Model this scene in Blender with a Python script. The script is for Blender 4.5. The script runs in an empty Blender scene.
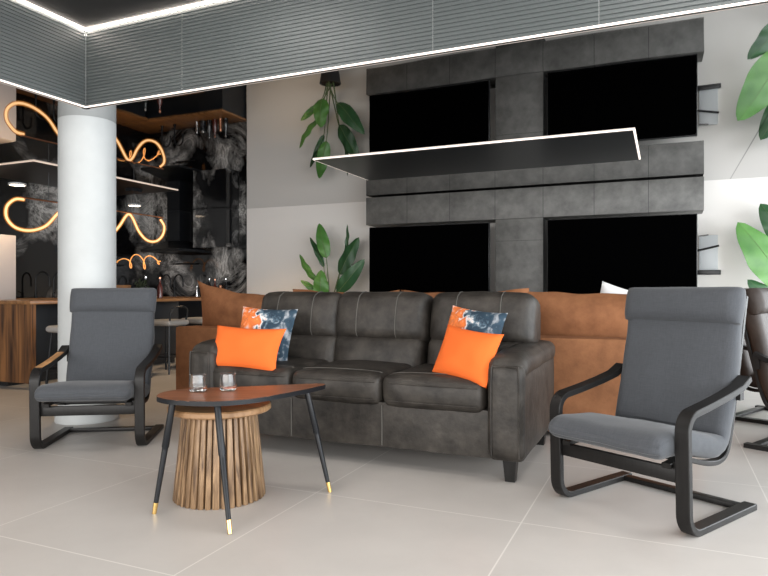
import bpy, bmesh, math, random
from mathutils import Vector, Matrix, noise
random.seed(7)
C = bpy.context.scene
COL = C.collection
R = math.radians
PI = math.pi

# ------------------------------------------------------------------ helpers
def tag(o, label, cat, group=None, kind=None):
    o['label'] = label; o['category'] = cat
    if group: o['group'] = group
    if kind: o['kind'] = kind
    return o

def thing(name, label, cat, loc=(0, 0, 0), rotz=0.0, group=None):
    o = bpy.data.objects.new(name, None); COL.objects.link(o)
    o.empty_display_size = 0.1
    o.location = loc; o.rotation_euler = (0, 0, rotz)
    return tag(o, label, cat, group)

def obj(name, bm, mats, parent=None, smooth=True, angle=40, loc=None, rot=None):
    me = bpy.data.meshes.new(name)
    bmesh.ops.recalc_face_normals(bm, faces=bm.faces)
    bm.to_mesh(me); bm.free()
    if not isinstance(mats, (list, tuple)): mats = [mats]
    for m in mats: me.materials.append(m)
    if smooth:
        me.polygons.foreach_set('use_smooth', [True] * len(me.polygons))
        me.set_sharp_from_angle(angle=R(angle))
    o = bpy.data.objects.new(name, me); COL.objects.link(o)
    if parent: o.parent = parent
    if loc is not None: o.location = loc
    if rot is not None: o.rotation_euler = rot
    return o

def struct(name, bm, mats, **k):
    o = obj(name, bm, mats, **k); o['kind'] = 'structure'; return o

def tlabel(o, s):
    o['label'] = s; return o

def copy_tree(o, parent=None):
    c = o.copy(); COL.objects.link(c)
    if parent: c.parent = parent
    for ch in list(o.children): copy_tree(ch, c)
    return c

def box(x0, x1, y0, y1, z0, z1, bm=None, bevel=0.0, mi=0, seg=2):
    t = bmesh.new()
    bmesh.ops.create_cube(t, size=1)
    for v in t.verts:
        v.co = Vector((x0 if v.co.x < 0 else x1, y0 if v.co.y < 0 else y1, z0 if v.co.z < 0 else z1))
    if bevel > 0:
        bmesh.ops.bevel(t, geom=list(t.edges), offset=bevel, segments=seg, profile=0.5, affect='EDGES')
    for f in t.faces: f.material_index = mi
    return merge(bm, t)

def merge(bm, t, M=None):
    if M is not None: bmesh.ops.transform(t, matrix=M, verts=t.verts)
    if bm is None: return t
    me = bpy.data.meshes.new('tmp'); t.to_mesh(me); t.free()
    bm.from_mesh(me); bpy.data.meshes.remove(me)
    return bm

def tube(pts, r, bm=None, n=8, mi=0, caps=True, closed=False):
    """round tube through pts, r a number or a list"""
    bm = bm or bmesh.new()
    pts = [Vector(p) for p in pts]
    m = len(pts)
    rr = r if isinstance(r, (list, tuple)) else [r] * m
    rings = []
    up = None
    for i, p in enumerate(pts):
        if closed: d = pts[(i + 1) % m] - pts[i - 1]
        else: d = pts[min(i + 1, m - 1)] - pts[max(i - 1, 0)]
        d.normalize()
        if up is None:
            up = Vector((0, 0, 1)) if abs(d.z) < 0.9 else Vector((1, 0, 0))
        a = d.cross(up).normalized(); b = a.cross(d).normalized(); up = b
        rings.append([bm.verts.new(p + (a * math.cos(2 * PI * k / n) + b * math.sin(2 * PI * k / n)) * rr[i]) for k in range(n)])
    for i in range(m if closed else m - 1):
        A, B = rings[i], rings[(i + 1) % m]
        for k in range(n):
            f = bm.faces.new((A[k], A[(k + 1) % n], B[(k + 1) % n], B[k])); f.material_index = mi
    if caps and not closed:
        for g in (rings[0], rings[-1]):
            f = bm.faces.new(g); f.material_index = mi
    return bm

def lathe(prof, n=40, bm=None, mi=0, center=(0, 0, 0)):
    """profile list of (r,z) from bottom to top, closed at r==0"""
    bm = bm or bmesh.new(); cx, cy, cz = center
    rings = []
    for r, z in prof:
        if r < 1e-6: rings.append([bm.verts.new((cx, cy, cz + z))])
        else: rings.append([bm.verts.new((cx + r * math.cos(2 * PI * k / n), cy + r * math.sin(2 * PI * k / n), cz + z)) for k in range(n)])
    for A, B in zip(rings[:-1], rings[1:]):
        for k in range(n):
            k2 = (k + 1) % n
            if len(A) == 1 and len(B) == 1: continue
            if len(A) == 1: f = bm.faces.new((A[0], B[k2], B[k]))
            elif len(B) == 1: f = bm.faces.new((A[k], A[k2], B[0]))
            else: f = bm.faces.new((A[k], A[k2], B[k2], B[k]))
            f.material_index = mi
    return bm

def prism(outline, z0, z1, bevel=0.0, mi=0):
    bm = bmesh.new()
    lo = [bm.verts.new((x, y, z0)) for x, y in outline]
    hi = [bm.verts.new((x, y, z1)) for x, y in outline]
    n = len(outline)
    bm.faces.new(lo[::-1]); top = bm.faces.new(hi)
    for i in range(n):
        bm.faces.new((lo[i], lo[(i + 1) % n], hi[(i + 1) % n], hi[i]))
    if bevel:
        e = [e for e in bm.edges if abs(e.verts[0].co.z - e.verts[1].co.z) < 1e-5]
        bmesh.ops.bevel(bm, geom=e, offset=bevel, segments=2, profile=0.5, affect='EDGES')
    for f in bm.faces: f.material_index = mi
    return bm

def catmull(P, n=8, closed=False):
    P = [Vector(p) for p in P]; out = []; m = len(P)
    rng = range(m) if closed else range(m - 1)
    for i in rng:
        if closed: a, b, c, d = P[i - 1], P[i], P[(i + 1) % m], P[(i + 2) % m]
        else: a, b, c, d = P[max(i - 1, 0)], P[i], P[i + 1], P[min(i + 2, m - 1)]
        for k in range(n):
            t = k / n
            out.append(0.5 * (2 * b + (c - a) * t + (2 * a - 5 * b + 4 * c - d) * t * t + (3 * b - a - 3 * c + d) * t ** 3))
    if not closed: out.append(P[-1])
    return out

def soft_fn(half, r, bulge=(0, 0, 0)):
    half = Vector(half)
    def fn(v):
        p = Vector((v[0] * half.x, v[1] * half.y, v[2] * half.z))
        q = Vector([max(-(half[i] - r), min(half[i] - r, p[i])) for i in range(3)])
        d = p - q
        if d.length > 1e-9: p = q + d.normalized() * r
        for k in range(3):
            if bulge[k]:
                w = 1.0
                for j in range(3):
                    if j != k: w *= max(0, 1 - v[j] ** 2)
                p[k] += bulge[k] * v[k] * w ** 0.7
        return p
    return fn

def soft_box(fn, n=(10, 10, 6), bm=None, wr=0.0, wscale=8.0, seed=0.0, mi=0):
    """closed rounded/bulged box; fn maps the unit cube's surface to space"""
    t = bmesh.new()
    def g(i, m):
        u = -1 + 2 * i / m
        return math.copysign(abs(math.sin(u * PI / 2)) * 0.55 + abs(u) * 0.45, u) if u else 0.0
    for ax in range(3):
        a, b = [k for k in range(3) if k != ax]
        for s in (-1, 1):
            grid = []
            for i in range(n[a] + 1):
                row = []
                for j in range(n[b] + 1):
                    v = [0, 0, 0]; v[ax] = s; v[a] = g(i, n[a]); v[b] = g(j, n[b])
                    p = fn(v)
                    if wr:
                        p = p + noise.noise_vector(p * wscale + Vector((seed, seed * 1.7, 0))) * wr
                    row.append(t.verts.new(p))
                grid.append(row)
            for i in range(n[a]):
                for j in range(n[b]):
                    t.faces.new((grid[i][j], grid[i + 1][j], grid[i + 1][j + 1], grid[i][j + 1]))
    bmesh.ops.remove_doubles(t, verts=t.verts, dist=1e-5)
    bmesh.ops.recalc_face_normals(t, faces=t.faces)
    for f in t.faces: f.material_index = mi
    return merge(bm, t)

def pillow_bm(w, h, t, pinch=0.07, n=22, flange=0.0, seed=0.0, sag=0.0):
    """stuffed cushion: width x, height z, thickness y, pointed corners"""
    bm = bmesh.new()
    sides = []
    for s in (-1, 1):
        grid = []
        for i in range(n + 1):
            row = []
            for j in range(n + 1):
                u = -1 + 2 * i / n; v = -1 + 2 * j / n
                x = u * w / 2 * (1 - pinch * (1 - v * v) ** 1.0)
                z = v * h / 2 * (1 - pinch * (1 - u * u) ** 1.0)
                z -= sag * (1 - u * u) * max(v, 0)
                uu = min(1, abs(u) / (1 - flange)); vv = min(1, abs(v) / (1 - flange))
                d = (max(0, (1 - uu ** 2.4)) * max(0, (1 - vv ** 2.4))) ** 0.48
                k = noise.noise(Vector((u * 1.7 + seed, v * 1.7, s * 2.0 + seed)))
                y = s * (t / 2 * d * (1 + 0.16 * k) + (0.004 if flange and (i not in (0, n) and j not in (0, n)) else 0))
                if flange:
                    e = 1 - d
                    y += 0.006 * e * math.sin(9 * u + 5 * v + seed)
                    z += 0.004 * e * math.sin(11 * u + seed)
                row.append(bm.verts.new((x, y, z)))
            grid.append(row)
        sides.append(grid)
        for i in range(n):
            for j in range(n):
                bm.faces.new((grid[i][j], grid[i + 1][j], grid[i + 1][j + 1], grid[i][j + 1]))
    bmesh.ops.remove_doubles(bm, verts=bm.verts, dist=2e-4)
    return bm

# ------------------------------------------------------------------ materials
def newmat(name):
    m = bpy.data.materials.new(name); m.use_nodes = True
    nt = m.node_tree; b = nt.nodes['Principled BSDF']
    return m, nt, b

def N(nt, t, **kw):
    n = nt.nodes.new(t)
    for k, v in kw.items(): setattr(n, k, v)
    return n

def ramp(nt, stops):
    n = N(nt, 'ShaderNodeValToRGB'); e = n.color_ramp.elements
    while len(e) < len(stops): e.new(0.5)
    for i, (p, c) in enumerate(stops):
        e[i].position = p; e[i].color = (c[0], c[1], c[2], 1)
    return n

def mat(name, col, rough=0.5, metal=0.0, spec=0.5, var=0.0, vscale=6.0, bump=0.0, bscale=60.0, stretch=(1, 1, 1), detail=4, sheen=0.0, bdist=0.01):
    m, nt, b = newmat(name)
    b.inputs['Base Color'].default_value = (*col, 1)
    b.inputs['Roughness'].default_value = rough
    b.inputs['Metallic'].default_value = metal
    b.inputs['Specular IOR Level'].default_value = spec
    if sheen: b.inputs['Sheen Weight'].default_value = sheen
    tc = N(nt, 'ShaderNodeTexCoord'); mp = N(nt, 'ShaderNodeMapping')
    mp.inputs['Scale'].default_value = stretch
    nt.links.new(tc.outputs['Object'], mp.inputs['Vector'])
    if var:
        n = N(nt, 'ShaderNodeTexNoise'); n.inputs['Scale'].default_value = vscale; n.inputs['Detail'].default_value = detail
        nt.links.new(mp.outputs['Vector'], n.inputs['Vector'])
        r = ramp(nt, [(0.3, [c * (1 - var) for c in col]), (0.7, [min(1, c * (1 + var)) for c in col])])
        nt.links.new(n.outputs['Fac'], r.inputs['Fac']); nt.links.new(r.outputs['Color'], b.inputs['Base Color'])
    if bump:
        n2 = N(nt, 'ShaderNodeTexNoise'); n2.inputs['Scale'].default_value = bscale; n2.inputs['Detail'].default_value = 3
        nt.links.new(mp.outputs['Vector'], n2.inputs['Vector'])
        bp = N(nt, 'ShaderNodeBump'); bp.inputs['Strength'].default_value = bump; bp.inputs['Distance'].default_value = bdist
        nt.links.new(n2.outputs['Fac'], bp.inputs['Height']); nt.links.new(bp.outputs['Normal'], b.inputs['Normal'])
    return m

def emit(name, col, strength):
    m, nt, b = newmat(name)
    b.inputs['Base Color'].default_value = (*col, 1)
    b.inputs['Emission Color'].default_value = (*col, 1)
    b.inputs['Emission Strength'].default_value = strength
    return m

def wood(name, dark, light, scale=3.0, stretch=(12, 12, 0.8), rough=0.45, distort=2.0, bands=None):
    m, nt, b = newmat(name)
    tc = N(nt, 'ShaderNodeTexCoord'); mp = N(nt, 'ShaderNodeMapping'); mp.inputs['Scale'].default_value = stretch
    n = N(nt, 'ShaderNodeTexNoise'); n.inputs['Scale'].default_value = scale; n.inputs['Detail'].default_value = 6; n.inputs['Distortion'].default_value = distort * 0.3
    r = ramp(nt, [(0.32, dark), (0.5, [(a + c) / 2 for a, c in zip(dark, light)]), (0.68, light)])
    L = nt.links.new
    L(tc.outputs['Object'], mp.inputs['Vector']); L(mp.outputs['Vector'], n.inputs['Vector'])
    L(n.outputs['Fac'], r.inputs['Fac']); L(r.outputs['Color'], b.inputs['Base Color'])
    b.inputs['Roughness'].default_value = rough
    return m

def marble(name, base, vein, scale=1.2, rough=0.08):
    m, nt, b = newmat(name); L = nt.links.new
    tc = N(nt, 'ShaderNodeTexCoord'); mp = N(nt, 'ShaderNodeMapping')
    mp.inputs['Rotation'].default_value = (0.3, 0.6, 0.4); mp.inputs['Scale'].default_value = (1, 1, 1)
    L(tc.outputs['Object'], mp.inputs['Vector'])
    n1 = N(nt, 'ShaderNodeTexNoise'); n1.inputs['Scale'].default_value = scale; n1.inputs['Detail'].default_value = 9; n1.inputs['Roughness'].default_value = 0.74; n1.inputs['Distortion'].default_value = 0.9
    n2 = N(nt, 'ShaderNodeTexNoise'); n2.inputs['Scale'].default_value = scale * 0.7; n2.inputs['Detail'].default_value = 4
    L(mp.outputs['Vector'], n1.inputs['Vector']); L(mp.outputs['Vector'], n2.inputs['Vector'])
    s = N(nt, 'ShaderNodeMath', operation='SUBTRACT'); s.inputs[1].default_value = 0.5; L(n1.outputs['Fac'], s.inputs[0])
    a = N(nt, 'ShaderNodeMath', operation='ABSOLUTE'); L(s.outputs[0], a.inputs[0])
    r1 = ramp(nt, [(0.0, (1, 1, 1)), (0.025, (0.45, 0.45, 0.45)), (0.11, (0, 0, 0))]); L(a.outputs[0], r1.inputs['Fac'])
    r2 = ramp(nt, [(0.47, (0, 0, 0)), (0.62, (1, 1, 1))]); L(n2.outputs['Fac'], r2.inputs['Fac'])
    mm = N(nt, 'ShaderNodeMath', operation='MULTIPLY'); L(r1.outputs['Color'], mm.inputs[0]); L(r2.outputs['Color'], mm.inputs[1])
    mx = N(nt, 'ShaderNodeMix', data_type='RGBA'); L(mm.outputs[0], mx.inputs[0])
    mx.inputs[6].default_value = (*base, 1); mx.inputs[7].default_value = (*vein, 1)
    L(mx.outputs[2], b.inputs['Base Color']); b.inputs['Roughness'].default_value = rough
    return m

def grid_lines(nt, axis_specs):
    """returns a node output = 1 on joint lines. specs: list of (axis, origin, pitch, halfwidth)"""
    L = nt.links.new
    g = N(nt, 'ShaderNodeNewGeometry'); sx = N(nt, 'ShaderNodeSeparateXYZ'); L(g.outputs['Position'], sx.inputs[0])
    out = None
    for ax, o, p, hw in axis_specs:
        a = N(nt, 'ShaderNodeMath', operation='SUBTRACT'); L(sx.outputs[ax], a.inputs[0]); a.inputs[1].default_value = o - p / 2
        b = N(nt, 'ShaderNodeMath', operation='FLOORED_MODULO'); L(a.outputs[0], b.inputs[0]); b.inputs[1].default_value = p
        c = N(nt, 'ShaderNodeMath', operation='SUBTRACT'); L(b.outputs[0], c.inputs[0]); c.inputs[1].default_value = p / 2
        d = N(nt, 'ShaderNodeMath', operation='ABSOLUTE'); L(c.outputs[0], d.inputs[0])
        e = N(nt, 'ShaderNodeMath', operation='LESS_THAN'); L(d.outputs[0], e.inputs[0]); e.inputs[1].default_value = hw
        if out is None: out = e.outputs[0]
        else:
            f = N(nt, 'ShaderNodeMath', operation='MAXIMUM'); L(out, f.inputs[0]); L(e.outputs[0], f.inputs[1]); out = f.outputs[0]
    return out

def tile_mat(name, col, joint, specs, rough=0.35, var=0.1, vscale=2.0, bumpy=0.0, spec=0.5):
    m, nt, b = newmat(name); L = nt.links.new
    g = N(nt, 'ShaderNodeNewGeometry')
    n = N(nt, 'ShaderNodeTexNoise'); n.inputs['Scale'].default_value = vscale; n.inputs['Detail'].default_value = 8; n.inputs['Roughness'].default_value = 0.6
    L(g.outputs['Position'], n.inputs['Vector'])
    r = ramp(nt, [(0.3, [c * (1 - var) for c in col]), (0.7, [c * (1 + var) for c in col])]); L(n.outputs['Fac'], r.inputs['Fac'])
    mx = N(nt, 'ShaderNodeMix', data_type='RGBA'); L(grid_lines(nt, specs), mx.inputs[0])
    L(r.outputs['Color'], mx.inputs[6]); mx.inputs[7].default_value = (*joint, 1)
    L(mx.outputs[2], b.inputs['Base Color']); b.inputs['Roughness'].default_value = rough
    b.inputs['Specular IOR Level'].default_value = spec
    if bumpy:
        bp = N(nt, 'ShaderNodeBump'); bp.inputs['Strength'].default_value = bumpy; bp.inputs['Distance'].default_value = 0.01
        L(n.outputs['Fac'], bp.inputs['Height']); L(bp.outputs['Normal'], b.inputs['Normal'])
    return m

M = {}
M['floor'] = tile_mat('floor_tile', (0.50, 0.47, 0.44), (0.66, 0.63, 0.59), [(0, -0.565, 1.01, 0.003), (1, 1.755, 1.0, 0.003)], rough=0.38, var=0.07, vscale=1.6)
M['wall'] = mat('white_paint', (0.88, 0.85, 0.815), 0.6, bump=0.03, bscale=200)
M['dark_wall'] = mat('dark_paint', (0.02, 0.02, 0.022), 0.4)
M['black_ceiling'] = mat('dark_ceiling', (0.012, 0.012, 0.013), 0.55, var=0.1)
M['stone'] = tile_mat('grey_stone_tile', (0.125, 0.122, 0.115), (0.025, 0.025, 0.025), [(0, -1.388, 0.606, 0.003), (2, 1.625, 10.0, 0.002)], rough=0.55, var=0.35, vscale=6.0, bumpy=0.15)
M['black'] = mat('black_plastic', (0.012, 0.012, 0.013), 0.4)
M['screen'] = mat('screen_black', (0.0008, 0.0008, 0.0009), 0.6, spec=0.0)
M['marble'] = marble('black_marble', (0.004, 0.004, 0.0045), (0.75, 0.73, 0.70), 1.5, .06)
M['marble_light'] = marble('veined_marble', (0.008, 0.008, 0.009), (0.85, 0.83, 0.80), 2.2)
M['column'] = mat('plaster_white', (0.50, 0.52, 0.52), 0.55, var=0.05, vscale=5, bump=0.15, bscale=12)
M['fascia'] = mat('grooved_grey_metal', (0.070, 0.080, 0.080), 0.5, metal=0.0, var=0.05)
M['joint'] = mat('joint_aluminium', (0.17, 0.18, 0.18), 0.4, metal=0.1)
M['led'] = emit('led_white', (1.0, 0.88, 0.80), 0.95)
M['led_dim'] = emit('led_white_dim', (1.0, 0.80, 0.66), 0.28)
M['led_top'] = emit('led_white_top', (1.0, 0.88, 0.78), 30.0)
M['neon'] = emit('neon_amber', (1.0, 0.66, 0.34), 1.9)
M['amber_thin'] = emit('amber_thin', (1.0, 0.42, 0.12), 0.75)
def halo_mat():
    m, nt, b = newmat('amber_halo'); nt.nodes.remove(b); out = nt.nodes['Material Output']
    tr = N(nt, 'ShaderNodeBsdfTransparent'); em = N(nt, 'ShaderNodeEmission'); mx = N(nt, 'ShaderNodeMixShader')
    em.inputs[0].default_value = (1.0, 0.36, 0.06, 1); em.inputs[1].default_value = 0.75; mx.inputs[0].default_value = 0.42
    nt.links.new(tr.outputs[0], mx.inputs[1]); nt.links.new(em.outputs[0], mx.inputs[2]); nt.links.new(mx.outputs[0], out.inputs[0])
    return m
M['halo'] = halo_mat()  # part-transparent emission, stands in for the neon's halo
M['lamp'] = emit('downlight_warm', (1.0, 0.8, 0.6), 12.0)
M['panel'] = mat('panel_black_gloss', (0.014, 0.015, 0.016), 0.3, spec=0.3)

def leather(name, c1, c2, rough=0.5, sc=5.0):
    m, nt, b = newmat(name); L = nt.links.new
    tc = N(nt, 'ShaderNodeTexCoord')
    n = N(nt, 'ShaderNodeTexNoise'); n.inputs['Scale'].default_value = sc; n.inputs['Detail'].default_value = 7; n.inputs['Roughness'].default_value = 0.65
    L(tc.outputs['Object'], n.inputs['Vector'])
    r = ramp(nt, [(0.3, c1), (0.72, c2)]); L(n.outputs['Fac'], r.inputs['Fac']); L(r.outputs['Color'], b.inputs['Base Color'])
    n2 = N(nt, 'ShaderNodeTexNoise'); n2.inputs['Scale'].default_value = 28; n2.inputs['Detail'].default_value = 6
    L(tc.outputs['Object'], n2.inputs['Vector'])
    bp = N(nt, 'ShaderNodeBump'); bp.inputs['Strength'].default_value = 0.22; bp.inputs['Distance'].default_value = 0.012
    L(n2.outputs['Fac'], bp.inputs['Height']); L(bp.outputs['Normal'], b.inputs['Normal'])
    b.inputs['Roughness'].default_value = rough; b.inputs['Specular IOR Level'].default_value = 0.3
    return m
M['leather'] = leather('charcoal_leather', (0.011, 0.0095, 0.0082), (0.055, 0.048, 0.041), 0.5, 8.0)
M['stitch'] = mat('stitch_thread', (0.085, 0.08, 0.07), 0.7)
M['suede'] = leather('tan_suede', (0.20, 0.083, 0.036), (0.34, 0.148, 0.066), 0.8, 7.0)
M['suede_pillow'] = leather('tan_suede_pillow', (0.20, 0.080, 0.034), (0.34, 0.145, 0.064), 0.8, 7.0)
M['orange'] = mat('orange_cotton', (0.80, 0.150, 0.028), 0.85, spec=0.2, bump=0.15, bscale=300, bdist=0.002)
M['white_cloth'] = mat('white_cotton', (0.8, 0.8, 0.8), 0.85, spec=0.2)

def weave(name, col):
    m, nt, b = newmat(name); L = nt.links.new
    tc = N(nt, 'ShaderNodeTexCoord')
    res = []
    for st in ((12, 160, 160), (160, 12, 12)):
        mp = N(nt, 'ShaderNodeMapping'); mp.inputs['Scale'].default_value = st; L(tc.outputs['Object'], mp.inputs['Vector'])
        n = N(nt, 'ShaderNodeTexNoise'); n.inputs['Scale'].default_value = 2.0; n.inputs['Detail'].default_value = 4; L(mp.outputs['Vector'], n.inputs['Vector'])
        res.append(n.outputs['Fac'])
    a = N(nt, 'ShaderNodeMath', operation='ADD'); L(res[0], a.inputs[0]); L(res[1], a.inputs[1])
    h = N(nt, 'ShaderNodeMath', operation='MULTIPLY'); L(a.outputs[0], h.inputs[0]); h.inputs[1].default_value = 0.5
    r = ramp(nt, [(0.35, [c * 0.84 for c in col]), (0.65, [c * 1.14 for c in col])]); L(h.outputs[0], r.inputs['Fac']); L(r.outputs['Color'], b.inputs['Base Color'])
    b.inputs['Roughness'].default_value = 0.85; b.inputs['Specular IOR Level'].default_value = 0.25
    b.inputs['Sheen Weight'].default_value = 0.15
    return m
M['grey_fabric'] = weave('grey_woven_fabric', (0.058, 0.0625, 0.070))
M['brown_leather'] = leather('brown_leather', (0.020, 0.013, 0.010), (0.040, 0.027, 0.021), 0.5)
M['black_wood'] = mat('black_stained_wood', (0.0085, 0.0078, 0.0075), 0.42, spec=0.28, var=0.3, vscale=8, stretch=(10, 1, 1))
M['arm_orange'] = wood('orange_brown_strip', (0.30, 0.14, 0.05), (0.60, 0.32, 0.13), 3, (14, 1.5, 8))
M['walnut'] = wood('walnut_veneer', (0.14, 0.050, 0.024), (0.27, 0.105, 0.050), 4.0, (1.5, 14, 10), rough=0.38)
M['brass'] = mat('brass', (0.75, 0.50, 0.18), 0.25, metal=1.0)
M['black_metal'] = mat('black_metal', (0.007, 0.008, 0.010), 0.38, spec=0.3)
M['mango'] = wood('mango_slats', (0.062, 0.030, 0.012), (0.36, 0.225, 0.12), 3.0, (17, 17, 1.0), rough=0.5)
M['mango_top'] = wood('mango_top', (0.20, 0.105, 0.045), (0.38, 0.22, 0.11), 3.0, (2, 12, 4), rough=0.45)
M['acacia'] = wood('acacia_panel', (0.030, 0.011, 0.005), (0.27, 0.122, 0.045), 2.2, (7, 7, 0.5), rough=0.42, distort=4)
M['worktop'] = wood('acacia_worktop', (0.14, 0.062, 0.022), (0.32, 0.16, 0.065), 2.0, (9, 1.2, 9), rough=0.32)
M['navy'] = mat('navy_lacquer', (0.010, 0.013, 0.018), 0.45)
M['grey_seat'] = mat('grey_seat', (0.33, 0.32, 0.31), 0.6)
M['fridge'] = mat('pale_enamel', (0.62, 0.56, 0.54), 0.35)
M['steel'] = mat('steel', (0.6, 0.6, 0.6), 0.25, metal=1.0)
M['copper'] = mat('copper', (0.75, 0.36, 0.22), 0.3, metal=1.0)
M['bottle'] = mat('dark_bottle', (0.012, 0.012, 0.014), 0.08)
M['bottle_red'] = mat('red_bottle', (0.10, 0.018, 0.012), 0.12)
M['pot'] = mat('dark_pot', (0.018, 0.018, 0.018), 0.5)
M['soil'] = mat('soil', (0.02, 0.014, 0.01), 0.95, bump=0.6, bscale=60)
M['plastic_white'] = mat('white_plastic', (0.72, 0.75, 0.78), 0.35)
M['foliage'] = mat('dark_foliage', (0.02, 0.035, 0.014), 0.6)

def leafmat(name, dark, light):
    m, nt, b = newmat(name); L = nt.links.new
    tc = N(nt, 'ShaderNodeTexCoord')
    n = N(nt, 'ShaderNodeTexNoise'); n.inputs['Scale'].default_value = 5; n.inputs['Detail'].default_value = 3; L(tc.outputs['Object'], n.inputs['Vector'])
    r = ramp(nt, [(0.3, dark), (0.7, light)]); L(n.outputs['Fac'], r.inputs['Fac']); L(r.outputs['Color'], b.inputs['Base Color'])
    b.inputs['Roughness'].default_value = 0.42
    return m
M['leaf_dark'] = leafmat('leaf_dark', (0.014, 0.060, 0.022), (0.032, 0.11, 0.034))
M['leaf_light'] = leafmat('leaf_light', (0.048, 0.155, 0.028), (0.095, 0.25, 0.048))
M['stalk'] = mat('leaf_stalk', (0.11, 0.16, 0.06), 0.6)

# glossy mirror-like stretch ceiling with one joint line
def mirror_mat():
    m, nt, b = newmat('mirror_ceiling'); L = nt.links.new
    g = N(nt, 'ShaderNodeNewGeometry'); sx = N(nt, 'ShaderNodeSeparateXYZ'); L(g.outputs['Position'], sx.inputs[0])
    a = N(nt, 'ShaderNodeMath', operation='SUBTRACT'); L(sx.outputs[0], a.inputs[0]); a.inputs[1].default_value = 0.70
    d = N(nt, 'ShaderNodeMath', operation='ABSOLUTE'); L(a.outputs[0], d.inputs[0])
    e = N(nt, 'ShaderNodeMath', operation='LESS_THAN'); L(d.outputs[0], e.inputs[0]); e.inputs[1].default_value = 0.006
    mx = N(nt, 'ShaderNodeMix', data_type='RGBA'); L(e.outputs[0], mx.inputs[0])
    mx.inputs[6].default_value = (0.44, 0.44, 0.435, 1); mx.inputs[7].default_value = (0.03, 0.03, 0.03, 1)
    L(mx.outputs[2], b.inputs['Base Color'])
    b.inputs['Metallic'].default_value = 1.0; b.inputs['Roughness'].default_value = 0.02
    n = N(nt, 'ShaderNodeTexNoise'); n.inputs['Scale'].default_value = 1.1; n.inputs['Detail'].default_value = 1
    L(g.outputs['Position'], n.inputs['Vector'])
    bp = N(nt, 'ShaderNodeBump'); bp.inputs['Strength'].default_value = 0.10; bp.inputs['Distance'].default_value = 0.02
    L(n.outputs['Fac'], bp.inputs['Height']); L(bp.outputs['Normal'], b.inputs['Normal'])
    return m
M['mirror'] = mirror_mat()

def splash_mat():
    """painterly blue, orange and white print"""
    m, nt, b = newmat('painterly_print'); L = nt.links.new
    tc = N(nt, 'ShaderNodeTexCoord'); sx = N(nt, 'ShaderNodeSeparateXYZ'); L(tc.outputs['Object'], sx.inputs[0])
    n = N(nt, 'ShaderNodeTexNoise'); n.inputs['Scale'].default_value = 13; n.inputs['Detail'].default_value = 7; n.inputs['Distortion'].default_value = 0.6
    L(tc.outputs['Object'], n.inputs['Vector'])
    a = N(nt, 'ShaderNodeMath', operation='MULTIPLY_ADD'); L(sx.outputs[0], a.inputs[0]); a.inputs[1].default_value = 1.4; a.inputs[2].default_value = 0.02
    s = N(nt, 'ShaderNodeMath', operation='ADD'); L(a.outputs[0], s.inputs[0]); L(n.outputs['Fac'], s.inputs[1])
    r = ramp(nt, [(0.18, (0.75, 0.72, 0.70)), (0.30, (0.80, 0.20, 0.04)), (0.42, (0.55, 0.13, 0.03)), (0.47, (0.75, 0.73, 0.72)), (0.52, (0.10, 0.16, 0.21)), (0.58, (0.012, 0.032, 0.055)), (0.74, (0.02, 0.05, 0.08)), (0.88, (0.4, 0.42, 0.45))])
    L(s.outputs[0], r.inputs['Fac']); L(r.outputs['Color'], b.inputs['Base Color'])
    b.inputs['Roughness'].default_value = 0.8
    return m
M['print'] = splash_mat()

def glass_mat():
    m, nt, b = newmat('clear_glass')
    b.inputs['Base Color'].default_value = (1, 1, 1, 1); b.inputs['Roughness'].default_value = 0.0
    b.inputs['Transmission Weight'].default_value = 1.0; b.inputs['IOR'].default_value = 1.45
    return m
M['glass'] = glass_mat()

# ------------------------------------------------------------------ room shell
XL, XR, YF, YB = -8.2, 3.2, -3.0, 8.5
H, HR = 2.30, 2.86
XF, YFA = -3.79, 3.33          # the corner of the ceiling recess
struct('floor', box(XL - .1, XR + .1, YF - .1, YB + .2, -0.1, 0.0), M['floor'], smooth=False)
struct('wall_back', box(-6.13, XR + .1, YB, YB + .12, 0, 2.95), M['wall'], smooth=False)
struct('wall_kitchen', box(XL - .1, -6.13, YB + .03, YB + .12, 0, 2.95), M['marble'], smooth=False)
struct('wall_left', box(XL - .1, XL, YF, YB + .03, 0, 2.95), M['marble'], smooth=False)
# glazed front and right sides: sill, header and mullions
def glazed(axis, pos, a0, a1, name):
    bm = bmesh.new()
    def b(u0, u1, z0, z1, t=.05):
        if axis == 'x': box(pos - t, pos + t, u0, u1, z0, z1, bm)
        else: box(u0, u1, pos - t, pos + t, z0, z1, bm)
    b(a0, a1, 0, .12); b(a0, a1, 2.72, 2.95)
    n = max(2, round((a1 - a0) / 1.9))
    for i in range(n + 1):
        u = a0 + (a1 - a0) * i / n
        b(max(a0, u - .03), min(a1, u + .03), .12, 2.72)
    return struct(name, bm, M['black_metal'], smooth=False)
glazed('x', XR + .05, YF, YB, 'window_1')
glazed('y', YF - .05, XL, XR, 'window_2')

# lower mirror ceiling (an L around the recess)
bm = prism([(XL, YF), (XF - .03, YF), (XF - .03, YFA + .03), (XR, YFA + .03), (XR, YB + .02), (XL, YB + .02)], H, 2.95)
struct('ceiling', bm, M['mirror'], smooth=False)
struct('ceiling_recess', box(XF - .03, XR, YF, YFA + .03, HR, 2.95), M['black_ceiling'], smooth=False)

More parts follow.
